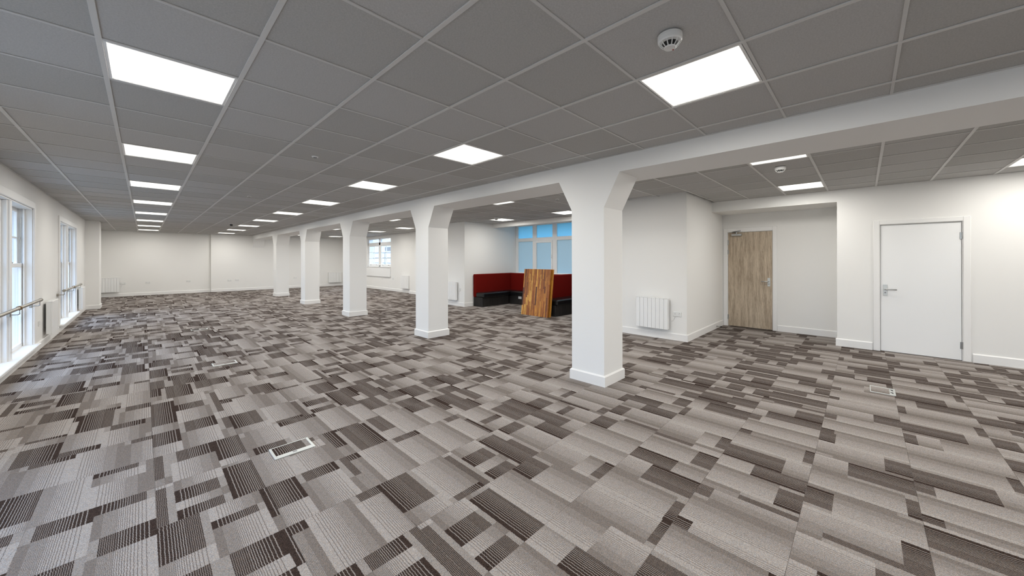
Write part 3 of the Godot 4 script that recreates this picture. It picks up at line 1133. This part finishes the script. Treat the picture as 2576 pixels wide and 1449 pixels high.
func floor_box(label: String, at: Vector2, variant: int, outlets: int) -> void:
	var o := thing("floor_box", label, "floor box", Vector3(at.x, 0.0, at.y), 0.0, "floor boxes in the carpet")
	var a := 0.136
	var b := 0.10
	var st := tool()
	var f := 0.017
	cbox(st, Vector3(-a, 0.0, -b), Vector3(-a + f, 0.007, b), 0.002)
	cbox(st, Vector3(a - f, 0.0, -b), Vector3(a, 0.007, b), 0.002)
	cbox(st, Vector3(-a + f, 0.0, -b), Vector3(a - f, 0.007, -b + 0.008), 0.002)
	cbox(st, Vector3(-a + f, 0.0, b - 0.012), Vector3(a - f, 0.007, b), 0.002)
	part("frame", st, M.aluminium, o)
	st = tool()
	var y := 0.005
	var q := [Vector3(-a + f, y, b - 0.046), Vector3(a - f, y, b - 0.046), Vector3(a - f, y, -b + 0.008), Vector3(-a + f, y, -b + 0.008)]
	var du := (2 * (a - f)) / 0.5
	face(st, q, [Vector2(0.1, 0.6), Vector2(0.1 + du, 0.6), Vector2(0.1 + du, 0.34), Vector2(0.1, 0.34)])
	box(st, Vector3(-a + f, 0.0, b - 0.046), Vector3(a - f, y - 0.0005, -b + 0.008))
	part("lid", st, M.carpet[variant], o, "carpeted lid")
	st = tool()
	cbox(st, Vector3(-a + f, 0.0, b - 0.046), Vector3(a - f, 0.0065, b - 0.012), 0.001)
	part("flap", st, M.aluminium, o)
	if outlets == 0:
		st = tool()
		cbox(st, Vector3(-0.014, 0.006, b - 0.038), Vector3(0.014, 0.0078, b - 0.02), 0.001)
		part("catch", st, M.grey_plastic, o)
	elif outlets == 1:
		for s in [-0.055, 0.055]:
			st = tool()
			prism(st, [Vector2(b - 0.018, s - 0.035), Vector2(b - 0.018, s + 0.03), Vector2(b - 0.044, s + 0.028)], 1, 0.006, 0.0072)
			part("cable_cutout", st, M.black, o)
	else:
		for s in [-0.062, 0.062]:
			st = tool()
			cbox(st, Vector3(s - 0.04, 0.006, b - 0.042), Vector3(s + 0.04, 0.0085, b - 0.014), 0.001)
			part("cable_cutout", st, M.black, o)

func fittings() -> void:
	radiator("white panel radiator on the wall block beside the wooden door", Vector3(6.72, 0, -2.83), -PI / 2, 0.60, 0.10)
	radiator("white panel radiator on the wall block behind the second column", Vector3(6.915, 0, -9.42), -PI / 2, 0.60, 0.06)
	radiator("white panel radiator below the wall end at the far window", Vector3(8.1, 0, -14.42), -PI / 2, 0.70)
	radiator("white panel radiator on the far wall at the window side", Vector3(-0.98, 0, FAR_Z), 0.0, 0.60, 0.06)
	radiator("white panel radiator on the far wall beyond the columns", Vector3(7.45, 0, FAR_Z + 0.15), 0.0, 0.68)
	radiator("white panel radiator between the two tall windows", Vector3(WALL_L, 0, -10.35), PI / 2, 0.60)
	radiator("white panel radiator between tall window and pilaster", Vector3(WALL_L, 0, -14.75), PI / 2, 0.60)
	socket("white double socket beside the radiator on the block by the wooden door", Vector3(6.72, 0.476, -2.40), -PI / 2, true)
	socket("white socket beside the radiator behind the second column", Vector3(6.915, 0.52, -9.04), -PI / 2, false)
	socket("white double socket beside the far wall radiator at the window side", Vector3(-0.585, 0.52, FAR_Z), 0.0, true)
	socket("white double socket midway between the far wall radiator's socket and the step", Vector3(0.12, 0.52, FAR_Z), 0.0, true)
	socket("white double socket on the far wall, nearest the step", Vector3(1.38, 0.527, FAR_Z), 0.0, true)
	socket("long white data outlet past the far wall step", Vector3(2.80, 0.505, FAR_Z + 0.15), 0.0, true)
	socket("white double socket next to the data outlet past the far wall step", Vector3(3.08, 0.515, FAR_Z + 0.15), 0.0, true)
	socket("white double socket on the far wall between the last two columns", Vector3(5.51, 0.516, FAR_Z + 0.15), 0.0, true)
	socket("white single socket under the far window panel", Vector3(8.1, 0.53, -16.66), -PI / 2, false)
	socket("white single socket between the far window and its radiator", Vector3(8.1, 0.57, -15.66), -PI / 2, false)
	socket("white wall socket under the handrail end, next to the radiator between the tall windows", Vector3(WALL_L, 0.42, -9.72), PI / 2, false)
	smoke_detector("white smoke detector with red indicator beside the light panel next to the beam", Vector2(1.905, -0.715))
	smoke_detector("white smoke detector between two light panels in front of the wooden door", Vector2(5.62, -0.75))
	smoke_detector("small white smoke detector on the ceiling over the red booth", Vector2(6.85, -7.3))
	ceiling_sensor("small round ceiling sensor between the light rows, farther from the far wall", Vector2(1.354, -4.43))
	ceiling_sensor("small round ceiling sensor between the light rows, nearer the far wall", Vector2(1.354, -8.06))
	ceiling_sensor("dark ceiling detector near the far end of the light row beside the beam", Vector2(2.0, -14.76), 0.05, true)
	ceiling_sensor("small round ceiling sensor between column haunch and booth alcove", Vector2(5.61, -4.25))
	floor_box("closed silver floor box with carpeted lid, farthest from the far wall", Vector2(0.807, -3.18), 2, 0)
	floor_box("closed silver floor box between the farthest from and the one toward the far wall", Vector2(0.80, -6.47), 1, 0)
	floor_box("floor box with two black cable openings toward the far wall", Vector2(0.817, -10.01), 0, 2)
	floor_box("floor box with two black triangular cable openings in front of the white door", Vector2(5.74, 0.148), 4, 1)

# ------------------------------------------------------------------ booth
func bench(label: String, at: Vector3, turn: float, length: float, depth: float, back_h: float, plate := false, seat_len := 0.0) -> void:
	# local x runs along the bench from its free end, local +z is where the sitter looks; the back stands at z = 0
	var o := thing("booth_bench", label, "bench", at, turn, "red and black booth benches")
	var st := tool()
	if seat_len == 0.0:
		seat_len = length
	cbox(st, Vector3(0.02, 0.0, 0.01), Vector3(seat_len, 0.284, depth - 0.07), 0.004)
	part("plinth", st, M.plinth, o, "dark wood plinth")
	st = tool()
	cbox(st, Vector3(0.0, 0.285, 0.131), Vector3(seat_len, 0.43, depth), 0.03)
	part("seat", st, M.leather, o, "padded black leather seat")
	st = tool()
	cbox(st, Vector3(0.0, 0.285, 0.0), Vector3(length, back_h, 0.13), 0.022)
	part("backrest", st, M.red, o, "dark red fabric backrest")
	if plate:
		st = tool()
		cbox(st, Vector3(0.67, 0.19, depth - 0.071), Vector3(0.81, 0.27, depth - 0.06), 0.003)
		part("socket_plate", st, M.plastic, o, "white socket plate")

func booth() -> void:
	bench("red backed booth bench against the white wall block", Vector3(7.24, 0, -8.79), 0.0, 1.68, 0.50, 1.0, false, 1.155)
	# along the window, facing -x
	bench("red backed booth bench under the frosted window, inside the corner", Vector3(8.92, 0, -8.655), -PI / 2, 2.05, 0.52, 1.0, true)
	bench("red backed booth bench facing the corner bench, behind the leaning boards", Vector3(9.13, 0, -6.09), PI, 1.83, 0.50, 1.0)
	bench("red backed booth bench facing the wooden door side, behind the leaning boards", Vector3(7.30, 0, -6.085), 0.0, 1.62, 0.55, 1.04, false, 1.095)
	bench("red backed booth bench under the frosted window, nearer the wooden door", Vector3(8.92, 0, -5.95), -PI / 2, 1.75, 0.52, 1.0)

func boards() -> void:
	# two butcher block table tops leaning on the bench end
	var lean := -0.118
	for k in 2:
		var o := thing("table_top", ["butcher block table top of mixed brown staves, leaning in front", "butcher block table top leaning behind the other, edge showing"][k], "table top", Vector3(7.062 + 0.075 * k, 0.001, -6.115 + 0.028 * k), 0.0, "table tops leaning on the booth")
		o.rotation.z = lean
		var r := RandomNumberGenerator.new()
		r.seed = 31 + k
		var w := 0.895
		var h := 1.215
		if k == 1:
			var st := tool()
			cbox(st, Vector3(0, 0, -w / 2), Vector3(0.036, h, w / 2), 0.002)
			part("board", st, M.staves[2], o)
			continue
		var n := 22
		var sw := w / n
		for i in n:
			var y := 0.0
			while y < h - 0.001:
				var l := r.randf_range(0.16, 0.52)
				var e := minf(h, y + l)
				if h - e < 0.09:
					e = h
				var st := tool()
				cbox(st, Vector3(0, y + 0.0002, -w / 2 + sw * i + 0.0002), Vector3(0.036, e - 0.0002, -w / 2 + sw * (i + 1) - 0.0002), 0.0006)
				part("stave", st, M.staves[[0, 1, 2, 3, 4, 4, 0, 7, 7, 5, 6, 1][r.randi() % 12]], o)
				y = e

# ------------------------------------------------------------------ outside
func outside() -> void:
	var o := thing("neighbouring_building", "pale rendered building seen through the far window", "building", Vector3(12.78, -3.0, -27.0))
	var st := tool()
	box(st, Vector3(0, 0, -8.0), Vector3(4.0, 7.6, 8.0))
	part("wall", st, mat(Color(0.86, 0.86, 0.85), 0.9), o)
	st = tool()
	box(st, Vector3(-0.12, 0, 1.12), Vector3(0.0, 7.4, 8.0))
	part("bay", st, mat(Color(0.86, 0.86, 0.85), 0.9), o)
	st = tool()
	cbox(st, Vector3(-0.15, 5.1, 1.34), Vector3(-0.11, 5.38, 2.6), 0.01)
	part("window", st, mat(Color(0.18, 0.19, 0.20), 0.08), o, "dark window")
	st = tool()
	tube(st, [Vector3(-0.1, 0, -1.62), Vector3(-0.1, 7.5, -1.62)], 0.09, 12)
	part("downpipe", st, mat(Color(0.34, 0.35, 0.36), 0.6), o, "grey downpipe")
	var f := thing("fire_escape_railing", "thin grey railing outside the far window", "railing", Vector3(9.7, 1.2, -20.5))
	for y in [0.06, 0.36, 0.64]:
		st = tool()
		tube(st, [Vector3(0, y, -4.5), Vector3(0, y, 4.0)], 0.017, 8)
		part("rail", st, mat(Color(0.42, 0.43, 0.44), 0.5), f)
	for z in [-4.0, -2.4, -0.8, 0.8, 2.4, 3.8]:
		st = tool()
		tube(st, [Vector3(0, -1.2, z), Vector3(0, 0.68, z)], 0.017, 8)
		part("post", st, mat(Color(0.42, 0.43, 0.44), 0.5), f)
	st = tool()
	box(st, Vector3(-0.5, -1.3, -4.6), Vector3(0.5, -1.2, 4.1))
	part("walkway", st, mat(Color(0.44, 0.44, 0.44), 0.8), f)

func _ready() -> void:
	rng.seed = 5
	camera_and_sky()
	materials()
	shell()
	carpet()
	beam_and_columns()
	ceilings()
	tall_window(1, -7.97, "tall white sash window farther from the pilaster, beside the wall socket")
	tall_window(2, -13.02, "tall white sash window next to the pilaster")
	tall_window(3, -2.94, "")
	tall_window(4, 2.08, "")
	alcove_window()
	far_window()
	handrail(-7.70, "brushed metal safety rail across the tall window in front of the wall socket")
	handrail(-12.78, "brushed metal safety rail across the tall window next to the pilaster")
	doors()
	fittings()
	booth()
	boards()
	outside()
